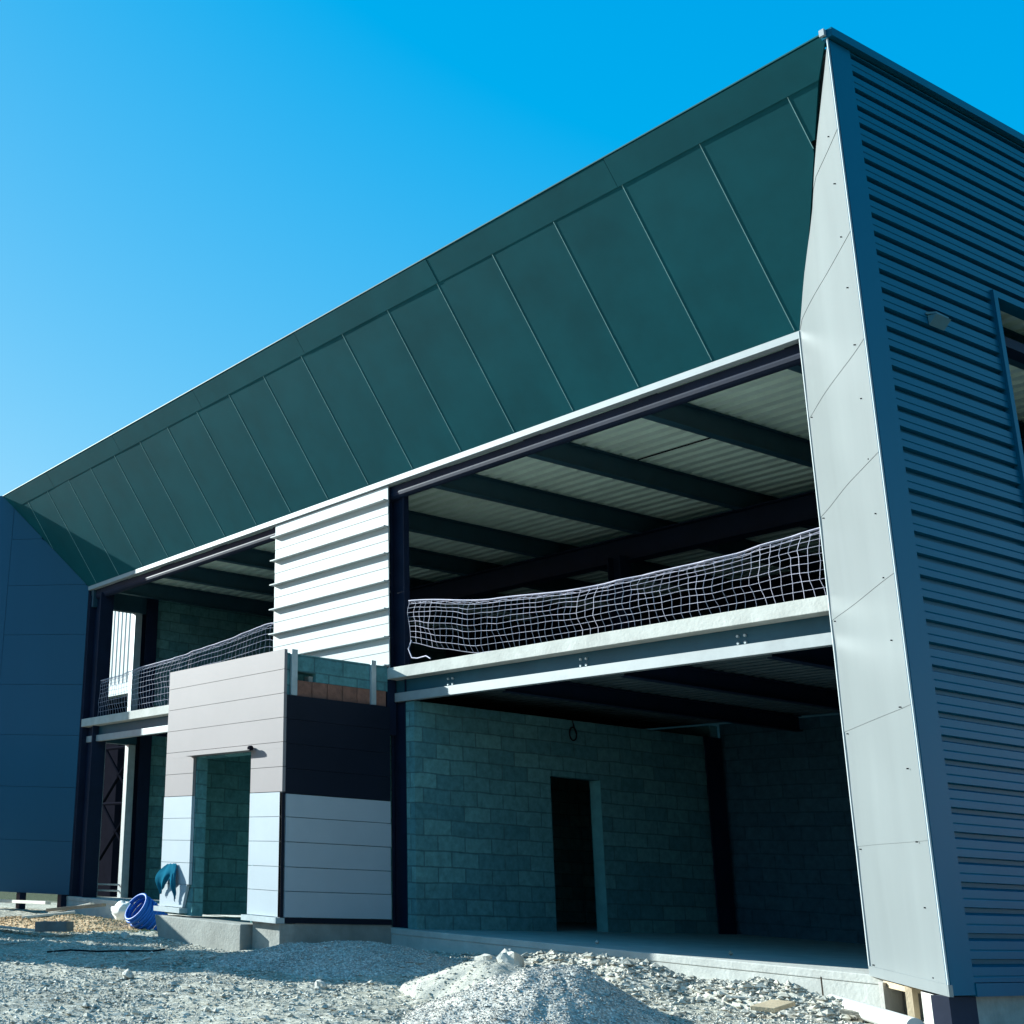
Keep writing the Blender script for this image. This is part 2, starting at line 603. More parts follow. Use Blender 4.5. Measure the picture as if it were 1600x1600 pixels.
# block walls
pw = MB().box(-6.75, -6.57, 0.17, 2.785, 0.0, 3.06)
pw.box(-6.77, -6.57, 2.785, 3.85, 2.2, 3.06)
pw.box(-6.77, -6.57, 3.85, 6.75, 0.0, 3.06)
pw.build('partition_wall', M['wall'], B)
MB().box(-6.60, -6.566, 2.55, 3.98, 2.205, 2.46).build('door_lintel', M['wall'], B)
MB().box(-6.772, -6.567, 3.835, 3.8495, 0.0, 2.198).build('door_jamb', M['jamb'], B)
MB().box(-9.9, -9.7, 0.62, 6.75, 0.0, 3.3).build('partition_wall', M['wall'], B)  # wall added to keep light out of the room behind the doorway
MB().box(-9.7, -6.772, 0.62, 6.7, 3.06, 3.10).build('room_ceiling', M['concrete'], B)
MB().box(-6.57, 1.5, 6.75, 6.95, 0.0, 3.3).build('rear_wall', M['wall_shaded'], B)
MB().box(-17.05, -6.77, 6.75, 6.95, 0.0, 3.3).build('rear_wall', M['wall'], B)
MB().box(-17.16, -16.96, 1.62, 10.0, 0.0, 6.6).build('end_wall', M['wall'], B)
MB().box(-17.0, 1.5, 10.0, 10.2, 3.3, 6.5).build('rear_wall', M['steel'], B)
MB().box(-17.0, 1.5, 6.96, 10.0, 3.385, 3.545).build('upper_floor_slab', M['concrete'], B)

# end opening posts and rails at the far end of the hall
MB().box(-17.15, -17.02, 0.44, 0.57, 0.0, 3.08).build('opening_post', M['galv'], B)
MB().box(-17.15, -17.0, 1.10, 1.27, 0.0, 3.12).build('opening_post', M['galv'], B)
MB().box(-17.15, -17.0, 1.10, 1.27, 3.55, 5.95).build('opening_post', M['galv'], B)
for zz in (0.13, 0.25):
    MB().tube([(-17.1, 0.57, zz), (-17.1, 1.10, zz)], 0.018, 6).build('guard_rail', M['white'], B)
MB().box(-17.16, -17.0, 0.05, 1.60, 5.95, 6.6).build('opening_header', M['rafter'], B)
MB().box(-17.16, -17.0, 0.3, 1.29, 3.10, 3.38).build('opening_header', M['rafter'], B)

# roof deck, rafters, transverse beam
pr = []
yv = 0.12
while yv < 10.0:
    pr += [(-17.0, yv, 6.50), (-17.0, yv + 0.12, 6.50), (-17.0, yv + 0.14, 6.61), (-17.0, yv + 0.225, 6.61)]
    yv += 0.245
MB().sheet(pr, (18.55, 0, 0)).build('roof_deck', M['deck'], B)
for xx in (-0.33, -2.33, -4.28, -6.18, -8.36, -10.3, -12.3, -14.3, -16.3, 1.1):
    isec('y', 0.20, 10.0, (xx, 6.33), 0.32, 0.13, 0.014, 0.010).build('rafter', M['rafter'], B)
isec('x', -16.9, 1.5, (4.75, 5.98), 0.40, 0.26, 0.02, 0.014).build('main_beam', M['steel'], B)
for xx in (-2.33, -4.28, -8.36):
    MB().box(xx - 0.07, xx - 0.006, 4.55, 4.6, 6.185, 6.46).build('stiffener_plate', M['rafter'], B)
lb = MB().box(-17.1, 0.06, 0.10, 0.26, 6.19, 6.31)
lb.tube([(-17.1, 0.17, 6.19), (0.06, 0.17, 6.19)], 0.075, 12)
lb.build('head_beam', M['steel'], B, smooth=False)
MB().box(-17.16, 0.05, -0.012, 0.10, 6.322, 6.405).build('edge_flashing', M['lip'], B)
for xa, xb, yy in ((-2.2, 0.05, 0.55), (-4.2, -2.4, 2.35), (-9.8, -8.4, 0.9)):
    MB().tube([(xa, yy, 6.485), (xb, yy, 6.485)], 0.010, 5).build('conduit', M['black'], B)

# sloping soffit: panels, joint strips
sn = Vector((0, -(HF - H1), -D)).normalized()     # outward normal of the soffit plane


def spt(x, t, off=0.0):
    return Vector((x, -D * t, H1 + (HF - H1) * t)) + sn * off


def clip_poly(x0, x1):
    """soffit strip between x0,x1 clipped by the two mitres, as (x,t)"""
    def xmax(t):
        return WR * t - 0.07 * max(0, (t - 0.35) / 0.65)

    def xmin(t):
        return XL - WR * t
    ts = [i / 24 for i in range(25)]
    left, right = [], []
    for t in ts:
        a, b = max(x0, xmin(t)), min(x1, xmax(t))
        if b - a > 1e-4:
            left.append((a, t))
            right.append((b, t))
    if len(left) < 2:
        return None
    return left + list(reversed(right))


sf = MB()
seams = [-0.05 - 1.045 * i for i in range(-2, 19)]
bounds = [5] + seams + [-25]
for i in range(len(bounds) - 1):
    poly = clip_poly(bounds[i + 1] + 0.004, bounds[i] - 0.004)
    if poly:
        tilt = random.uniform(-0.003, 0.003)
        P3 = [spt(x, t, tilt * (x - bounds[i + 1])) for x, t in poly]
        sf.extrude(P3, tuple(-sn * 0.04))
soffit = sf.build('soffit', M['soffit'], B)
for s in seams:
    t0 = 0.012
    t1 = TF - 0.002
    if s > 0:
        t0 = max(t0, s / (WR - 0.06))
    if s < XL:
        t0 = max(t0, (XL - s) / WR)
    if t0 < t1 - 0.1:
        a, b = spt(s, t0, 0.001), spt(s, t1, 0.001)
        MB().obox(a, b, 0.006, 0.005, up=tuple(sn)).build('joint_strip', M['strip'], soffit)

# fascia in lengths, coping, canopy top and back
fa = MB()
cuts = [1.600, -1.15, -4.2, -7.25, -10.3, -13.35, -16.4, -18.77]
for i in range(len(cuts) - 1):
    dy = random.uniform(-0.002, 0.002)
    a0, a1 = cuts[i + 1] + 0.004, cuts[i] - 0.004
    lo0, lo1 = (a0 if i < len(cuts) - 2 else XL - WR * TF), (a1 if i else WR * TF - 0.05)
    fa.extrude([spt(lo0, TF, 0.007 + dy), spt(lo1, TF, 0.007 + dy), spt(a1, 0.992, 0.012 + dy), spt(a0, 0.992, 0.012 + dy)],
               tuple(-sn * 0.03))
fa.build('fascia', M['soffit'], B)
cp = MB().box(-18.79, 1.605, -D - 0.010, -D + 0.2, H2 - 0.012, H2 + 0.003)
cp.build('coping', M['soffit'], B)
MB().box(-18.7, 1.55, -D + 0.2, 10.2, H2 - 0.08, H2 - 0.03).build('roof', M['frame'], B)

# right-hand splayed reveal: lapped sheets, slightly buckled, with screws
rd = Vector((WR, -D, 0)).normalized()
rn = Vector((-D, -WR, 0)).normalized()           # faces the entrance side
rl = math.hypot(WR, D)
zj = [0.0, 1.128, 2.19, 3.28, 4.345, 5.41, 6.47, 7.53, 8.56]


def top_at(s):                                    # s 0..1 across the reveal
    return H1 + (HF + 0.0 - H1) * s


rv = MB()
NS = 14
random.seed(3)
for k in range(len(zj) - 1):
    z0, z1 = zj[k], zj[k + 1]
    rows = 10
    base = len(rv.v)
    grid = []
    for j in range(rows + 1):
        row = []
        for i in range(NS + 1):
            s = i / NS
            z = z0 + (z1 - z0 + 0.0) * j / rows
            zt = top_at(s) if s < 0.999 else H2
            if s > 0.93:
                zt = max(zt, top_at(0.93) + (H2 - top_at(0.93)) * (s - 0.93) / 0.07)
            z = min(z, zt)
            lap = 0.004 * (1 - j / rows)          # the lower edge laps over the sheet beneath
            bk = 0.034 * noise.noise((s * 1.6 + 4, z * 0.8, 2.2)) * math.sin(math.pi * min(1, max(0, s)))
            bk += 0.007 * noise.noise((s * 3 + 1, z * 2.2, 8.2))
            p = rd * (rl * s) + rn * (lap + bk) + Vector((0, 0, z))
            row.append(len(rv.v))
            rv.v.append(tuple(p))
        grid.append(row)
    for j in range(rows):
        for i in range(NS):
            a, b, c, d = grid[j][i], grid[j][i + 1], grid[j + 1][i + 1], grid[j + 1][i]
            if abs(rv.v[a][2] - rv.v[d][2]) < 1e-6 and abs(rv.v[b][2] - rv.v[c][2]) < 1e-6:
                continue
            rv.f.append((a, d, c, b))
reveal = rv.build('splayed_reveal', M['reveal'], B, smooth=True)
# folded edges of the reveal
fe = MB().obox(Vector((0, 0, 0)) - rd * 0.004 + rn * 0.006, Vector((0, 0, H1)) - rd * 0.004 + rn * 0.006, 0.03, 0.02, up=tuple(rn))
fe.build('edge_trim', M['lip'], reveal)
oe = MB().obox(rd * (rl - 0.006) + rn * 0.012, rd * (rl - 0.006) + rn * 0.012 + Vector((0, 0, H2)), 0.022, 0.012, up=tuple(rn))
oe.build('edge_trim', M['lip'], reveal)
skirt = MB()
p0, p1 = rd * 0.0 + rn * 0.02, rd * (rl + 0.01) + rn * 0.02
skirt.extrude([p0 + Vector((0, 0, 0.075)), p1 + Vector((0, 0, 0.075)), p1 + Vector((0, 0, -0.01)), p0 + Vector((0, 0, -0.01))], tuple(-rn * 0.03))
skirt.build('bottom_flashing', M['reveal'], reveal)
scr = None
sz = [(0.84, z) for z in (0.10, 0.62, 1.123, 1.70, 2.2, 2.76, 3.3, 3.87, 4.37, 4.94, 5.46, 6.03, 6.55, 7.11, 7.62)]
sz += [(0.06, z) for z in (0.09, 1.10, 2.16, 3.25, 4.30, 5.38)]
for s, z in sz:
    p = rd * (rl * s) + Vector((0, 0, z))
    if scr is None:
        scr = MB().tube([p + rn * 0.0, p + rn * 0.018], 0.006, 6).build('screw', M['black'], reveal)
        s0 = p
    else:
        c = scr.copy()
        sc.collection.objects.link(c)
        c.parent = reveal
        c.location = p - s0
# structure behind the reveal (closes the corner against light)
MB().extrude([Vector((0.05, 0.06, -0.0)), Vector((WR - 0.03, -D + 0.12, -0.0)), Vector((WR - 0.05, -D + 0.25, 0)), Vector((0.05, 0.16, 0))],
             (0, 0, H1)).build('backing_sheet', M['steel'], B)

# left-hand splayed reveal and its outer skin, raised clear of the ground
ll = Vector((-WR, -D, 0)).normalized()
ln = Vector((D, -WR, 0)).normalized()
lv = MB()
zj2 = [0.02, 1.06, 2.14, 3.21, 4.28, 5.36, 6.46, 7.52, 8.56]
for k in range(len(zj2) - 1):
    z0, z1 = zj2[k] + 0.003, zj2[k + 1] - 0.003
    pts = []
    for s in (0.0, 0.85):
        pts.append((s, z0))
    up_pts = []
    for s in (0.85, 0.6, 0.4, 0.2, 0.0):
        up_pts.append((s, min(z1, top_at(s) - 0.005)))
    poly = pts + up_pts
    if max(z for _, z in up_pts) <= z0 + 0.01:
        continue
    # clip away columns whose top is under the sheet's foot
    ok = []
    n_ = 24
    lo, hi = [], []
    for i in range(n_ + 1):
        s = 0.86 * i / n_
        zt = min(z1, top_at(s) - 0.005)
        if zt > z0 + 0.004:
            lo.append((s, z0))
            hi.append((s, zt))
    if len(lo) > 1:
        pl = lo + list(reversed(hi))
        lv.extrude([Vector((XL, 0, 0)) + ll * (rl * s) + Vector((0, 0, z)) for s, z in pl], tuple(-ln * 0.04))
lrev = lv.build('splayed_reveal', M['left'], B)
lc = MB()
cpl = []
n_ = 8
for i in range(n_ + 1):
    s = 0.862 + (1.07 - 0.862) * i / n_
    cpl.append((s, min(H2, top_at(s) - 0.005 if s < 0.97 else H2)))
pl = [(s, 0.02) for s, _ in cpl] + list(reversed(cpl))
lc.extrude([Vector((XL, 0, 0)) + ll * (rl * s) + ln * 0.006 + Vector((0, 0, z)) for s, z in pl], tuple(-ln * 0.05))
lc.build('corner_flashing', M['left'], lrev)
MB().box(XL - WR, XL - WR + 0.04, -D + 0.03, 0.12, 0.02, H2 - 0.03).build('outer_cladding', M['cladding'], B)
MB().box(XL - WR, XL - 0.03, 0.05, 0.1, 0.02, H2 - 0.1).build('backing_sheet', M['steel'], B)
for px_, py_ in ((-17.35, -0.12), (-18.0, -0.75), (-18.6, -1.38)):
    MB().box(px_ - 0.09, px_ + 0.09, py_, py_ + 0.14, -0.5, 0.02).build('support_post', M['steel'], B)

# right-hand end wall: horizontal profiled sheets with an opening
XS = WR


def profile(z0, z1, y):
    pts = []
    P = 0.19
    k = math.floor((z0 - 6.69) / P) - 1
    z = 6.69 + P * k
    seq = []
    while z < z1 + P:
        # groove centred on z
        seq += [(XS, z - 0.030), (XS - 0.05, z - 0.010), (XS - 0.05, z + 0.022), (XS, z + 0.030),
                (XS, z + 0.085), (XS - 0.006, z + 0.092), (XS, z + 0.099)]
        z += P
    for i, (x, zz) in enumerate(seq):
        if z0 <= zz <= z1:
            pts.append((x, y, zz))
    return [(XS, y, z0)] + pts + [(XS, y, z1)]


OY0, OY1, OZ0, OZ1 = 0.73, 4.2, 3.55, 6.37
sd = MB()
sd.sheet(profile(0.09, 8.44, -1.235), (0, OY0 + 1.235, 0))
sd.sheet(profile(OZ1, 8.44, OY0), (0, 9.5, 0))
sd.sheet(profile(0.09, OZ0, OY0), (0, 9.5, 0))
sd.sheet(profile(OZ0, OZ1, OY1), (0, 9.5 - OY1 + OY0, 0))
side = sd.build('end_cladding', M['cladding'], B)
MB().box(XS - 0.03, XS + 0.004, -D, -1.225, 0.0, 8.45).build('corner_flashing', M['cladding'], B)
MB().box(XS - 0.05, XS + 0.012, -1.22, 10.2, -0.01, 0.085).build('base_flashing', M['cladding'], B)
sc_ = MB().box(XS - 0.06, XS + 0.05, -D - 0.02, 10.2, 8.47, H2 + 0.005)
sc_.build('coping', M['cladding'], B)
MB().box(XS - 0.06, XS - 0.01, -D - 0.055, -D - 0.018, H2 - 0.06, H2 + 0.008).build('coping_end', M['lip'], B)
of = MB().box(XS - 0.12, XS + 0.03, OY0 - 0.07, OY0, OZ0 - 0.05, OZ1 + 0.07)
of.box(XS - 0.12, XS + 0.03, OY0, OY1, OZ1, OZ1 + 0.07)
of.box(XS - 0.12, XS + 0.03, OY0, OY1, OZ0 - 0.05, OZ0)
of.box(XS - 0.12, XS + 0.03, OY1, OY1 + 0.07, OZ0 - 0.05, OZ1 + 0.07)
of.build('opening_frame', M['cladding'], B)
MB().box(XS - 0.35, XS - 0.2, 0.4, 4.5, 6.05, 6.16).build('side_rail', M['steel'], B)
MB().box(1.30, 1.55, -1.15, 12, -0.8, -0.012).build('base_wall', M['block_pale'], B)
MB().box(1.44, 1.58, -1.52, -1.16, -0.8, -0.012).build('support_post', M['steel'], B)
# concrete footing blocks and shutter boards under the reveal
MB().extrude([(0.93, -0.80, -0.8), (1.43, -1.30, -0.8), (1.29, -0.2, -0.8), (0.93, -0.2, -0.8)], (0, 0, 0.76)).build('footing_block', M['slab'], B)

# white liner trays still without outer skin
lt = MB()
z_ribs = [6.09, 5.68, 5.262, 4.84, 4.425, 4.005, 3.59]
for i in range(7):
    zt = z_ribs[i]
    zb = z_ribs[i] - 0.41
    hi_ = 6.30 if i == 0 else None
    if i == 0:
        lt.box(-9.97, -6.95, 0.03, 0.05, zt + 0.012, 6.31)
    zb2 = max(zb + 0.012, 3.55)
    if zt - 0.01 > zb2:
        mid = zt - 0.215
        if mid > zb2 + 0.03:
            lt.box(-9.97, -6.95, 0.03, 0.05, mid + 0.004, zt - 0.012)
            lt.box(-9.97, -6.95, 0.034, 0.05, zb2, mid - 0.004)
            lt.box(-9.97, -6.95, 0.04, 0.052, mid - 0.006, mid + 0.006)
        else:
            lt.box(-9.97, -6.95, 0.03, 0.05, zb2, zt - 0.012)
liner = lt.build('liner_cladding', M['white'], B)
for zt in z_ribs:
    MB().box(-9.99, -6.945, -0.06, 0.05, zt - 0.010, zt + 0.007).build('tray_flange', M['white'], liner)

# entrance porch
ps = MB()
ps.box(-10.03, -9.23, -1.79, -1.61, 0.0, 2.24).box(-7.68, -6.95, -1.79, -1.61, 0.0, 2.24)
ps.box(-10.03, -6.95, -1.79, -1.61, 2.24, 3.57)
ps.box(-7.13, -6.95, -1.61, 0.0, 0.0, 2.985)
ps.box(-10.03, -9.83, -1.61, 0.0, 0.0, 3.57)
ps.box(-7.13, -6.95, -1.61, 0.0, 3.33, 3.57)
ps.box(-7.13, -6.95, -1.27, 0.0, 3.21, 3.33)
ps.box(-9.83, -7.13, -1.61, 0.0, 3.0, 3.12)
ps.box(-7.36, -7.2, -1.61, -1.2, 3.12, 3.5)
ps.box(-10.0, -6.775, 0.42, 0.6, 0.0, 3.06)
porch = ps.build('entrance_porch', M['wall'], B)
tag(porch, 'small boxy entrance porch with front panels toned as sunlit and side panels toned as shaded')
MB().box(-9.9, -6.96, -0.001, 0.165, 2.6, 3.56).build('leak_stop_plate', M['steel'], porch)  # plate added to stop sun leaking past the porch onto the column
bc = MB()
for i in range(6):
    bc.box(-7.12, -6.94, -1.6 + i * 0.262, -1.6 + i * 0.262 + 0.25, 2.99, 3.205)
bc.build('brick_course', M['brick'], porch)
MB().box(-7.1, -7.0, -1.36, -1.29, 3.21, 3.29).build('mortar_lump', M['block_pale'], porch)
for yy, ww in ((-1.72, 0.10), (-0.33, 0.085)):
    MB().box(-6.94, -6.90, yy, yy + ww, 2.99, 3.62).build('steel_post', M['galv'], porch)
# front cladding: upper panels toned as sunlit, white protective film below
zs = [1.692 + 0.3275 * i for i in range(6)] + [3.60]
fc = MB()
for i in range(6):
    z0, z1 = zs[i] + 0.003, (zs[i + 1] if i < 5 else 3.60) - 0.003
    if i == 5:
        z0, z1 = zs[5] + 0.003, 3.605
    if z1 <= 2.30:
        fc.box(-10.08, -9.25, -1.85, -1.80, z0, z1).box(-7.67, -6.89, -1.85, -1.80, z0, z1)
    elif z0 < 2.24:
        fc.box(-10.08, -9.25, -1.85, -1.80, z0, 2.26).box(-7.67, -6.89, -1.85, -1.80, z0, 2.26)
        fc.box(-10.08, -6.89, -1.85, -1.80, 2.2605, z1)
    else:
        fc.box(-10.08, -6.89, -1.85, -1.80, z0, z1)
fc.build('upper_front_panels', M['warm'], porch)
zl = [0.105, 0.43, 0.735, 1.053, 1.37, 1.689]
fl = MB()
fr = MB()
for i in range(5):
    z0, z1 = zl[i] + 0.003, zl[i + 1] - 0.003
    fr.box(-7.67, -6.89, -1.853, -1.80, z0, z1)
    if i == 0:
        fl.extrude([(-10.09, -1.853, z0), (-9.41, -1.853, z0 - 0.0), (-9.30, -1.853, z1), (-10.09, -1.853, z1)], (0, 0.05, 0))
    else:
        fl.box(-10.09, -9.25, -1.853, -1.80, z0, z1)
fl.build('lower_front_panels', M['film'], porch)
fr.build('lower_front_panels', M['film'], porch)
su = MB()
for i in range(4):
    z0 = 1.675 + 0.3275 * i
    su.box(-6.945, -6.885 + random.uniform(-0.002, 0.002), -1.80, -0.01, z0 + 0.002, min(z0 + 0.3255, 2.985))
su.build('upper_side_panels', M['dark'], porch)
sl = MB()
zl2 = [0.105, 0.43, 0.735, 1.053, 1.37, 1.672]
for i in range(5):
    jx = random.uniform(-0.003, 0.003)
    sl.box(-6.945, -6.882 + jx, -1.785, -0.01 + jx, zl2[i] + 0.004, zl2[i + 1] - 0.004)
sl.build('lower_side_panels', M['film'], porch)
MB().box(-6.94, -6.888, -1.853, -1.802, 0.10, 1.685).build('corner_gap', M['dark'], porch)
MB().box(-10.13, -9.36, -1.93, -1.79, 0.03, 0.10).build('starter_rail', M['galv'], porch)
MB().box(-7.70, -6.87, -1.93, -1.79, 0.03, 0.10).build('starter_rail', M['galv'], porch)
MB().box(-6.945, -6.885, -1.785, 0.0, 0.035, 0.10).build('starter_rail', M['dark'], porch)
lf = MB().box(-9.33, -7.56, -1.955, -1.855, 2.262, 2.30)
lf.build('door_flashing', M['warm'], porch)
MB().tube([(-7.54, -1.93, 2.29), (-7.60, -1.93, 2.29)], 0.035, 7).build('end_cap', M['black'], porch)
st = MB().extrude([(-9.93, -2.02, -0.02), (-7.56, -2.02, -0.02), (-7.56, -2.02, -0.7), (-9.62, -2.02, -0.7)], (0, 0.42, 0))
st.build('door_step', M['concrete'], porch, bevel=0.012)
pl_ = MB().box(-7.55, -6.90, -1.84, -1.60, -0.7, 0.028)
pl_.build('plinth_block', M['block_pale'], porch, bevel=0.008)
MB().box(-7.3, -6.905, -1.60, 0.01, -0.7, 0.033).build('plinth_block', M['concrete'], porch)
MB().box(-9.9, -7.3, -1.6, 0.0, -0.7, -0.03).build('porch_floor', M['concrete'], porch)

# small lamp on the end wall
lp = MB().extrude([(XS + 0.005, -0.56, 5.86), (XS + 0.06, -0.48, 5.87), (XS + 0.06, -0.28, 5.86), (XS + 0.005, -0.25, 5.84)], (0, 0, 0.02))
lp.extrude([(XS + 0.005, -0.53, 5.855), (XS + 0.07, -0.50, 5.86), (XS + 0.005, -0.53, 5.76)], (0, 0.24, 0))
lp = lp.build('wall_lamp', M['lampgrey'], origin=(XS, -0.4, 5.8))
tag(lp, 'small wedge shaped light fitting on the ribbed blue end wall', 'wall lamp')

# hanging cable loop on the partition wall
cbp = []
for i in range(40):
    a = i / 39 * 4 * math.pi
    cbp.append((-6.53, 3.27 + 0.075 * math.cos(a), 2.85 + 0.10 * math.sin(a) + 0.004 * i / 39))
cab = MB().tube([(-6.53, 3.27, 3.05), (-6.53, 3.30, 2.95)] + cbp, 0.011, 6)
cab = cab.build('cable_coil', M['black'], origin=(-6.53, 3.27, 2.75))
tag(cab, 'looped black cable hanging on the block wall above the inner doorway', 'cable')


# ------------------------------------------------------------------ safety nets
def interp(tab, x):
    for i in range(len(tab) - 1):
        if tab[i][0] <= x <= tab[i + 1][0]:
            t = (x - tab[i][0]) / (tab[i + 1][0] - tab[i][0])
            t = t * t * (3 - 2 * t) * 0.5 + t * 0.5
            return tab[i][1] + (tab[i + 1][1] - tab[i][1]) * t
    return tab[0][1] if x < tab[0][0] else tab[-1][1]


def make_net(x0, x1, top, bot, nc, nr, yb, seed, r=0.0029):
    m = MB()
    rope = MB()

    def pos(i, j):
        s = i / nc
        x = x0 + (x1 - x0) * s
        zt, zb = interp(top, x), interp(bot, x)
        f = j / nr
        f2 = f ** 1.25 * 0.97 + 0.03 * f
        ph = noise.noise((x * 0.9, seed, f * 1.5))
        ph2 = noise.noise((x * 3.1, seed + 5, f * 4.0))
        sag = 0.10 * math.sin(math.pi * f) * (1 + 0.6 * ph)
        sag *= ss(0, 0.10, s) * (1 - ss(0.93, 1.0, s)) * 0.9 + 0.1
        dx = 0.05 * ph * math.sin(math.pi * f) + 0.030 * ph2 + 0.10 * (1 - f) * noise.noise((x * 0.5, seed, 9))
        return Vector((x + dx, yb - sag * 0.7 + 0.03 * ph2, zt + (zb - zt) * f2 + 0.030 * ph2 * math.sin(math.pi * f)))
    for j in range(nr + 1):
        m.tube([pos(i, j) for i in range(nc + 1)], r, 4)
    for i in range(nc + 1):
        m.tube([pos(i, j) for j in range(nr + 1)], r, 4)
    # bunched double edge at the top
    for o in (0.012, 0.028):
        m.tube([pos(i, 0) + Vector((0.03, 0.01, -o + 0.012 * math.sin(i * 1.9 + o * 90))) for i in range(nc + 1)], r, 4)
    rope.tube([pos(i, 0) + Vector((0, -0.008, 0.010)) for i in range(nc + 1)], 0.008, 5)
    return m, rope


top_r = [(-6.62, 4.50), (-4.92, 4.26), (-3.35, 4.15), (-1.47, 4.17), (0.12, 4.28)]
bot_r = [(-6.62, 3.90), (-5.9, 3.72), (-5.2, 3.58), (-4.4, 3.56), (0.12, 3.56)]
nt_ = thing('safety_net', (-3.3, 0.1, 3.55), 'long white safety net sagging across the wide right-hand upper opening', 'net', 'safety nets')
a, b = make_net(-6.58, 0.10, top_r, bot_r, 58, 9, 0.14, 1.0)
a.build('mesh', M['rope'], nt_)
b.build('edge_rope', M['rope'], nt_)
MB().tube([(-6.56, 0.13, 3.92), (-6.62, 0.12, 3.80), (-6.52, 0.10, 3.66), (-6.4, 0.1, 3.64), (-6.2, 0.09, 3.65), (-6.1, 0.08, 3.60)], 0.009, 5).build('loose_rope', M['rope'], nt_)

top_l = [(-16.95, 4.30), (-15.6, 4.33), (-14.78, 4.40), (-13.54, 4.43), (-12.0, 4.52), (-10.25, 4.66), (-9.9, 4.62)]
bot_l = [(-16.95, 3.57), (-14.6, 3.56), (-9.9, 3.56)]
nl = thing('safety_net', (-13.3, 0.1, 3.55), 'shorter white safety net across the far left upper opening above the porch', 'net', 'safety nets')
a, b = make_net(-16.6, -9.98, top_l, bot_l, 58, 9, 0.14, 4.0)
a.build('mesh', M['rope'], nl)
b.build('edge_rope', M['rope'], nl)

# ------------------------------------------------------------------ neighbouring white building seen through the end opening
NB = thing('neighbouring_building', (-29, 8, -0.3), 'white ribbed metal building glimpsed through the far end opening', 'building')
pr = []
xx = -36.0
while xx < -20.0:
    pr += [(xx, 6.0, 5.87), (xx + 0.16, 6.0, 5.87), (xx + 0.18, 6.06, 5.87), (xx + 0.24, 6.06, 5.87)]
    xx += 0.26
MB().sheet(pr, (0, 0, 4.2)).build('ribbed_cladding', M['white'], NB)
MB().box(-36, -20, 5.95, 6.2, 5.52, 5.85).build('edge_beam', M['white'], NB)
MB().box(-36, -20, 6.9, 7.1, -0.5, 5.5).build('rear_wall', M['black'], NB)  # black sheet standing for the shade inside the open bay
MB().box(-36, -20, 6.25, 10, 5.5, 5.6).build('floor_slab', M['steel'], NB)
MB().box(-36, -20, 6.25, 10, 10.0, 10.1).build('roof', M['frame'], NB)
for xx in (-29.6, -25.2, -21.5, -33.6):
    MB().box(xx, xx + 0.25, 6.3, 6.55, -0.5, 5.5).build('column', M['steel'], NB)
bracing = MB()
for z0, z1 in ((0.75, 2.35), (2.4, 4.0)):
    bracing.tube([(-28.6, 6.4, z0), (-26.6, 6.4, z1)], 0.05, 6)
    bracing.tube([(-28.6, 6.4, z1), (-26.6, 6.4, z0)], 0.05, 6)
    bracing.tube([(-28.9, 6.4, z1 + 0.02), (-26.2, 6.4, z1 + 0.02)], 0.05, 6)
bracing.build('cross_bracing', M['black'], NB)

# ------------------------------------------------------------------ loose things on the ground


def board(name, a, b, wid, th, m_, label, cat='plank', group=None):
    a, b = Vector(a), Vector(b)
    mb = MB().obox(a, b, wid, th)
    o = mb.build(name, m_, origin=(a + b) / 2 - Vector((0, 0, th / 2)), bevel=0.004)
    return tag(o, label, cat, group)


G1 = 'offcuts of timber lying on the site'
board('timber_board', (-15.96, -0.95, -0.28), (-14.82, -0.62, -0.05), 0.10, 0.03, M['palewood'], 'long thin pale board propped up against the slab edge at the far left', group=G1)
board('timber_board', (-13.6, -2.55, -0.26), (-13.2, -1.75, -0.14), 0.14, 0.04, M['palewood'], 'pale board lying flat on the brown gravel in front of the grey planks', group=G1)
board('timber_board', (-14.3, -1.75, -0.16), (-13.4, -1.1, -0.02), 0.16, 0.05, M['oldwood'], 'weathered brown plank tilted up on the brown gravel mound', group=G1)
board('timber_board', (-13.3, -3.3, -0.38), (-11.6, -3.10, -0.36), 0.13, 0.03, M['palewood'], 'white edged board at the rim of the shadow, far left foreground', group=G1)
board('timber_block', (-11.55, -3.15, -0.29), (-11.2, -2.78, -0.27), 0.36, 0.14, M['greywood'], 'dark grey tilted block beside the white edged board', 'block')
board('timber_beam', (-18.6, -1.05, -0.17), (-16.0, -0.98, -0.10), 0.12, 0.06, M['palewood'], 'whitish beam lying under the raised left wall', 'beam', G1)
board('timber_board', (-4.42, -2.02, -0.22), (-4.05, -1.9, -0.24), 0.09, 0.03, M['oldwood'], 'short brown offcut leaning on the shaded gravel heap', group=G1)
board('timber_board', (-3.3, -2.28, -0.27), (-2.85, -1.95, -0.26), 0.12, 0.02, M['palewood'], 'pale splinter of board beside the pale sand heap', group=G1)
board('timber_board', (0.12, -1.75, -0.25), (-0.06, -1.22, -0.225), 0.20, 0.035, M['wood'], 'wide raw timber board at the lower right edge of the rubble', group=G1)
board('timber_board', (0.30, -0.95, -0.26), (0.62, -0.85, -0.27), 0.12, 0.03, M['oldwood'], 'small dark offcut beside the white plastic pipe', group=G1)
board('timber_lath', (-0.78, -1.05, -0.25), (-0.42, -0.88, -0.24), 0.03, 0.02, M['palewood'], 'thin pale lath on the rubble in front of the slab edge', 'lath')

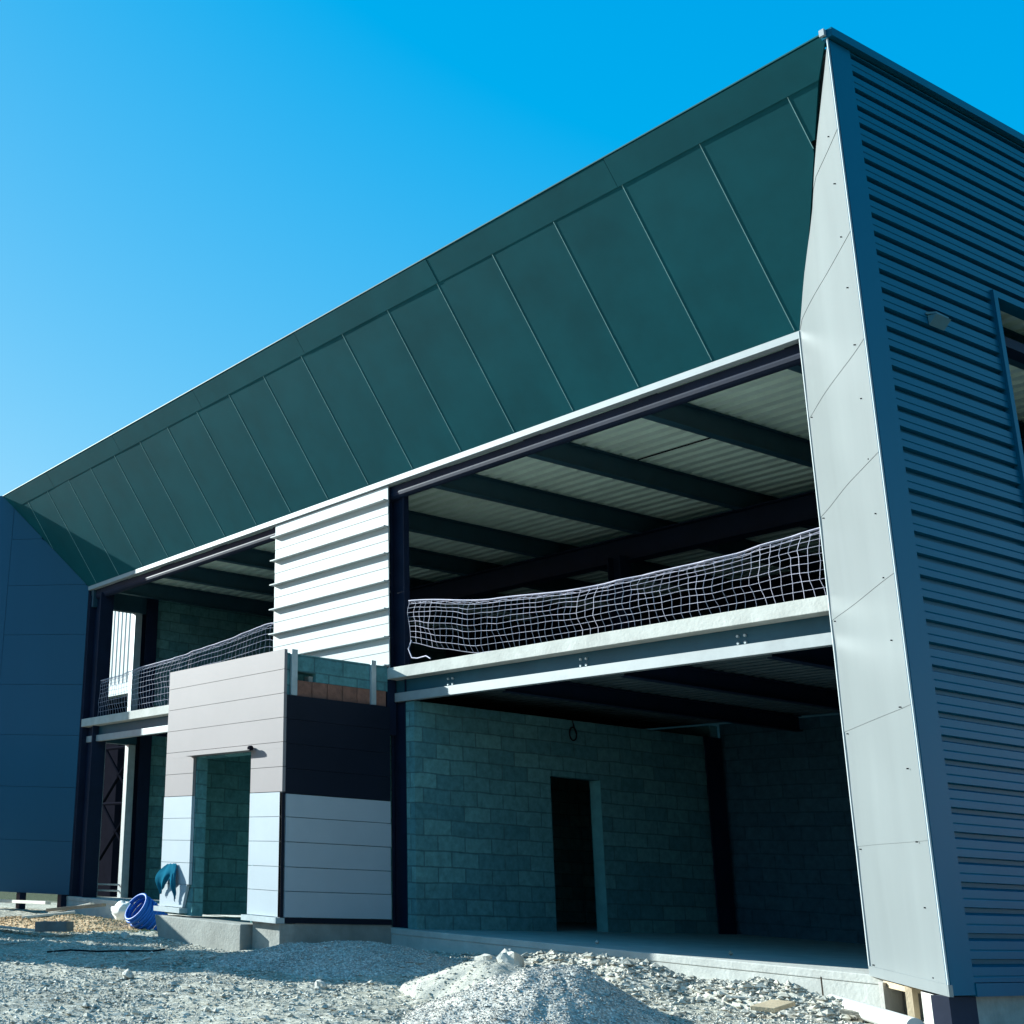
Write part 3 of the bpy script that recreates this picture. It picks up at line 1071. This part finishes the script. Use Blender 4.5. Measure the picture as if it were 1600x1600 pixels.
fw = thing('formwork_frame', (0.5, -0.5, -0.35), 'raw timber shuttering frame nailed up under the light grey splayed wall end', 'formwork')
MB().box(0.285, 0.325, -0.36, -0.02, -0.55, -0.035).build('side_board', M['palewood'], fw)
MB().obox((0.30, -0.22, -0.05), (0.78, -0.62, -0.05), 0.10, 0.05).build('top_rail', M['wood'], fw)
MB().box(0.72, 0.78, -0.68, -0.60, -0.55, -0.02).build('upright', M['wood'], fw)
MB().box(0.34, 0.70, -0.10, -0.06, -0.55, -0.06).build('back_board', M['oldwood'], fw)

pp = MB().tube([(-0.16, -0.38, -0.245), (0.45, -0.86, -0.25), (1.3, -1.53, -0.26)], 0.07, 20)
pp = pp.build('plastic_pipe', M['pvc'], origin=(0.4, -0.6, -0.3), smooth=False)
tag(pp, 'white plastic drain pipe lying below the foot of the splayed wall end', 'pipe')
rb = MB().tube([(-0.36, -0.22, -0.36), (-0.385, -0.19, -0.05)], 0.008, 5)
tag(rb.build('rebar_stake', M['rust'], origin=(-0.36, -0.22, -0.36)), 'thin dark steel bar standing upright in front of the slab edge', 'bar')

for i, (x, y, lab) in enumerate(((-2.2, 0.9, 'small brown scrap lying on the shaded slab behind the sunlit edge'),
                                 (-3.9, 0.7, 'pale dusty lump on the slab edge where the sunlight begins'))):
    mb = MB()
    mb.stone((x, y, 0.02), 0.035, 0.9)
    tag(mb.build('scrap', M['oldwood' if i == 0 else 'slab'], origin=(x, y, 0)), lab, 'scrap')

tag(MB().obox((-6.95, -2.88, -0.385), (-7.05, -2.72, -0.375), 0.05, 0.012).build('scrap', M['palewood'], origin=(-7.0, -2.8, -0.4)),
    'thin white strip lying on the shaded ground in front of the door step', 'scrap')
tag(MB().obox((-7.35, -3.62, -0.445), (-7.55, -3.38, -0.43), 0.04, 0.012).build('scrap', M['palewood'], origin=(-7.45, -3.5, -0.45)),
    'pale sliver on the shaded ground at the middle of the shadow band', 'scrap')
root = [(-8.9, -4.2, -0.47), (-8.7, -3.95, -0.43), (-8.4, -3.7, -0.425), (-8.2, -3.35, -0.40), (-8.15, -3.0, -0.40), (-8.3, -2.75, -0.39)]
tag(MB().tube(root, 0.012, 6).build('cable_length', M['black'], origin=(-8.5, -3.5, -0.45)), 'dark curved length of cable on the ground inside the shadow band', 'cable')

# blue conduit coil
ax = Vector((0.02, -0.80, 0.56)).normalized()
e1 = ax.cross(Vector((0, 0, 1))).normalized()
e2 = ax.cross(e1)
cc = Vector((-11.42, -1.36, -0.10))
path = []
turns = 13
for i in range(turns * 26):
    a = i / 26 * 2 * math.pi
    r_ = 0.235 + 0.012 * math.sin(i * 0.37)
    h_ = -0.30 + 0.54 * i / (turns * 26)
    path.append(cc + ax * h_ + e1 * (r_ * math.cos(a)) + e2 * (r_ * math.sin(a)))
tag(MB().tube(path, 0.022, 7).build('conduit_coil', M['blue'], origin=cc - Vector((0, 0, 0.3)), smooth=True),
    'coil of bright blue conduit leaning by the corner of the porch', 'conduit coil')

# crumpled plastic bag
bgm = MB()
cbg = Vector((-14.1, -0.32, -0.14))
nu, nv = 18, 10
for j in range(nv + 1):
    th_ = math.pi * j / nv
    for i in range(nu):
        ph_ = 2 * math.pi * i / nu
        d = Vector((math.sin(th_) * math.cos(ph_), math.sin(th_) * math.sin(ph_), math.cos(th_)))
        q = 1 + 0.45 * noise.noise(d * 2.1) + 0.2 * noise.noise(d * 5)
        bgm.v.append(tuple(cbg + Vector((d.x * 0.30 * q, d.y * 0.20 * q, d.z * 0.16 * q))))
for j in range(nv):
    for i in range(nu):
        k = j * nu
        bgm.f.append((k + i, k + (i + 1) % nu, k + nu + (i + 1) % nu, k + nu + i))
tag(bgm.build('plastic_bag', M['bag'], origin=(cbg.x, cbg.y, -0.33), smooth=True), 'crumpled whitish plastic bag behind the blue conduit coil', 'bag')

# torn protective film hanging off the porch
fm = MB()


def film_lobe(cx, top, w, h, lean, seed):
    nu_, nv_ = 10, 12
    k0 = len(fm.v)
    for j in range(nv_ + 1):
        t = j / nv_
        half = w * (0.30 + 0.9 * t * (1 - t) * 2.0) * (1 - 0.75 * t * t)
        for i in range(nu_ + 1):
            q = i / nu_ * 2 - 1
            x = cx + lean * t + q * half
            zz = top - h * t + 0.05 * q * t + 0.03 * noise.noise((q * 1.5, t * 3, seed))
            yy = -1.875 - 0.05 * math.sin(math.pi * min(1, t * 1.1)) * (1 + 0.6 * noise.noise((q * 2.2, t * 2, seed + 3))) - 0.035 * abs(math.sin(q * 3.1 + seed)) * t
            fm.v.append((x, yy, zz))
    for j in range(nv_):
        for i in range(nu_):
            k = k0 + j * (nu_ + 1) + i
            fm.f.append((k, k + 1, k + nu_ + 2, k + nu_ + 1))


film_lobe(-9.74, 0.71, 0.38, 0.40, -0.24, 1.3)
film_lobe(-9.62, 0.72, 0.13, 0.50, 0.06, 6.1)
tag(fm.build('torn_film', M['bluefilm'], origin=(-9.7, -1.88, 0.3), smooth=True), 'torn flap of blue backed protective film hanging from the white porch panel', 'film')


# heaps
def heap(name, cx, cy, rx, ry, h, m_, label, cat, n_st, r_st, rot=0.0, sharp=1.0, rough=0.05, lee=1.0):
    mb = MB()
    na, nr_ = 96, 40
    ca, sa = math.cos(rot), math.sin(rot)

    def P(u, an):
        x0, y0 = rx * u * math.cos(an) * (lee if math.cos(an) > 0 else 1), ry * u * math.sin(an)
        wob = 1 + 0.14 * noise.noise((math.cos(an) * 1.3 + cx, math.sin(an) * 1.3, cy)) + 0.05 * noise.noise((math.cos(an) * 5, math.sin(an) * 5, cx))
        x, y = cx + (x0 * ca - y0 * sa) * wob, cy + (x0 * sa + y0 * ca) * wob
        pr_ = (1 - u) ** sharp * (1 + 0.5 * u) if u < 1 else 0
        k = 1 - math.exp(-((u / 0.13) ** 2)) * 0.10
        z = gnd(x, y) + h * pr_ * k + (rough * h * 1.2) * fbm(x * 1.0, y, 2.6) * (1 - u * 0.4) - 0.05 * ss(0.9, 1.0, u)
        return Vector((x, y, z))
    mb.v.append(tuple(P(0, 0)))
    for i in range(1, nr_ + 1):
        for j in range(na):
            mb.v.append(tuple(P(i / nr_, 2 * math.pi * j / na)))
    for j in range(na):
        mb.f.append((0, 1 + j, 1 + (j + 1) % na))
    for i in range(nr_ - 1):
        for j in range(na):
            a_ = 1 + i * na
            mb.f.append((a_ + j, a_ + na + j, a_ + na + (j + 1) % na, a_ + (j + 1) % na))
    for q in range(n_st):
        u = math.sqrt(random.random())
        p = P(u * 1.05 if u > 0.96 else u, random.random() * 2 * math.pi)
        r_ = r_st * random.lognormvariate(0, 0.45)
        mb.stone((p.x, p.y, p.z + r_ * 0.25), r_)
    o = mb.build(name, m_, origin=(cx, cy, gz(cx, cy)))
    return tag(o, label, cat)


random.seed(11)
heap('gravel_heap', -0.80, -3.15, 1.40, 1.25, 0.49, M['heap'], 'tall heap of fine grey gravel in the centre foreground', 'gravel heap', 26000, 0.006, rot=0.396, lee=0.62, sharp=1.25, rough=0.09)
heap('sand_heap', -2.45, -2.35, 0.95, 0.8, 0.30, M['pale'], 'low heap of pale sandy lime left of the tall grey gravel heap', 'sand heap', 900, 0.010)
heap('gravel_heap', -5.35, -2.1, 1.75, 0.95, 0.27, M['heap'], 'low bluish gravel heap in shadow in front of the porch side wall', 'gravel heap', 9000, 0.008, rot=0.35)
heap('sand_heap', -13.2, -1.9, 2.3, 1.15, 0.15, M['sand'], 'low mound of brown gravel left of the blue conduit coil', 'gravel heap', 6000, 0.012, rot=0.2)
heap('rubble_heap', -0.55, -0.62, 0.95, 0.5, 0.22, M['gravel'], 'heap of broken rubble against the slab edge near the pipe', 'rubble heap', 1500, 0.022, rough=0.3)
heap('rubble_heap', -2.6, -0.75, 1.5, 0.55, 0.16, M['gravel'], 'low ridge of rubble in front of the sunlit slab edge behind the tall gravel heap', 'rubble heap', 1800, 0.02, rough=0.3)


# single rocks
def rock(x, y, r, label, sz=0.7):
    mb = MB()
    nu_, nv_ = 12, 8
    sd_ = x * 7.1
    for j in range(nv_ + 1):
        th_ = math.pi * j / nv_
        for i in range(nu_):
            ph_ = 2 * math.pi * i / nu_
            d = Vector((math.sin(th_) * math.cos(ph_), math.sin(th_) * math.sin(ph_), math.cos(th_)))
            q = 1 + 0.5 * noise.cell(d * 1.5 + Vector((sd_, 0, 0))) * 0.4 + 0.35 * noise.noise(d * 1.7 + Vector((sd_, 2, 0)))
            mb.v.append((x + d.x * r * q, y + d.y * r * q * 0.8, gz(x, y) + r * 0.35 + d.z * r * q * sz))
    for j in range(nv_):
        for i in range(nu_):
            k = j * nu_
            mb.f.append((k + i, k + nu_ + i, k + nu_ + (i + 1) % nu_, k + (i + 1) % nu_))
    return tag(mb.build('rock', M['rock'], origin=(x, y, gz(x, y))), label, 'rock', 'rocks on the site ground')


rock(-3.35, -1.25, 0.16, 'largest pale pointed rock behind the tall gravel heap', 0.95)
rock(-3.75, -1.2, 0.13, 'rounded rock left of the largest pointed rock')
rock(-6.06, -4.48, 0.075, 'small pale rock on the sunlit gravel at the shadow edge, far left')
rock(-3.84, -3.42, 0.08, 'small rock on the sunlit gravel below the shaded heap')
rock(-3.0, -2.0, 0.11, 'grey rock on top of the pale sand heap')
rock(-10.2, -2.35, 0.08, 'small white stone in front of the door step')

# loose gravel
random.seed(5)
gv = MB()
poly = [(-14.5, -3.2), (-11.0, -0.7), (-6.6, -0.3), (1.7, -0.05), (2.2, -3.2), (-3.6, -8.4), (-9.5, -6.2)]


def inside(x, y):
    c = False
    n_ = len(poly)
    for i in range(n_):
        x1_, y1_ = poly[i]
        x2_, y2_ = poly[(i + 1) % n_]
        if (y1_ > y) != (y2_ > y) and x < (x2_ - x1_) * (y - y1_) / (y2_ - y1_) + x1_:
            c = not c
    return c


cnt = 0
while cnt < 105000:
    x, y = random.uniform(-14.5, 2.2), random.uniform(-8.4, -0.05)
    if not inside(x, y):
        continue
    if -10.0 < x < -6.8 and y > -2.05:
        continue
    cl = noise.noise((x * 1.1, y * 1.1, 4.4))
    if cl < -0.15 and random.random() < 0.55:
        continue
    r_ = 0.0075 * random.lognormvariate(0, 0.62)
    if y > -1.6 and x > -5 and random.random() < 0.25:
        r_ *= 2.4
    r_ = min(r_, 0.055)
    gv.stone((x, y, gnd(x, y) + r_ * 0.3), r_)
    cnt += 1
tag(gv.build('gravel', M['gravel']), 'loose crushed limestone strewn over the site ground', 'gravel', kind='stuff')

# ------------------------------------------------------------------ unseen cabin and skip added to the left to cast the ground shadow
u = Vector((KX, 1, 0)).normalized()
v = Vector((-u.y, u.x, 0))


def uv(a, b, z):
    p = u * a + v * b
    return (p.x, p.y, z)


def ubox(a0, a1, b0, b1, z0, z1):
    m_ = MB()
    m_.extrude([uv(a0, b0, z0), uv(a1, b0, z0), uv(a1, b1, z0), uv(a0, b1, z0)], (0, 0, z1 - z0))
    return m_


c0 = uv(-16.5, -0.4, -0.7)
cabn = thing('shadow_cabin', c0, 'pale grey cabin added unseen beyond the left edge to cast a shadow', 'cabin')
ubox(-19.5, -13.5, -1.28, 0.84, -0.45, 3.22).build('shell', M['warm'], cabn, bevel=0.03)
ubox(-19.6, -13.4, -1.30, 0.86, 3.225, 3.34).build('roof', M['frame'], cabn)
ubox(-18.8, -14.2, -1.1, 0.4, -0.9, -0.455).build('skid', M['steel'], cabn)
ubox(-15.4, -14.5, -1.30, -1.282, -0.35, 1.75).build('door', M['cladding'], cabn)
skp = thing('shadow_skip', uv(-16, 1.3, -0.6), 'dark steel skip added unseen beyond the left edge to cast a shadow', 'skip')
sk = MB()
sk.extrude([uv(-17.4, 1.08, -0.6), uv(-14.6, 1.08, -0.6), uv(-14.0, 1.08, 1.5), uv(-18.0, 1.08, 1.5)], tuple(v * 0.95))
sk.build('hopper', M['cladding'], skp)
ubox(-18.05, -13.95, 1.06, 2.05, 1.505, 1.58).build('rim', M['steel'], skp)
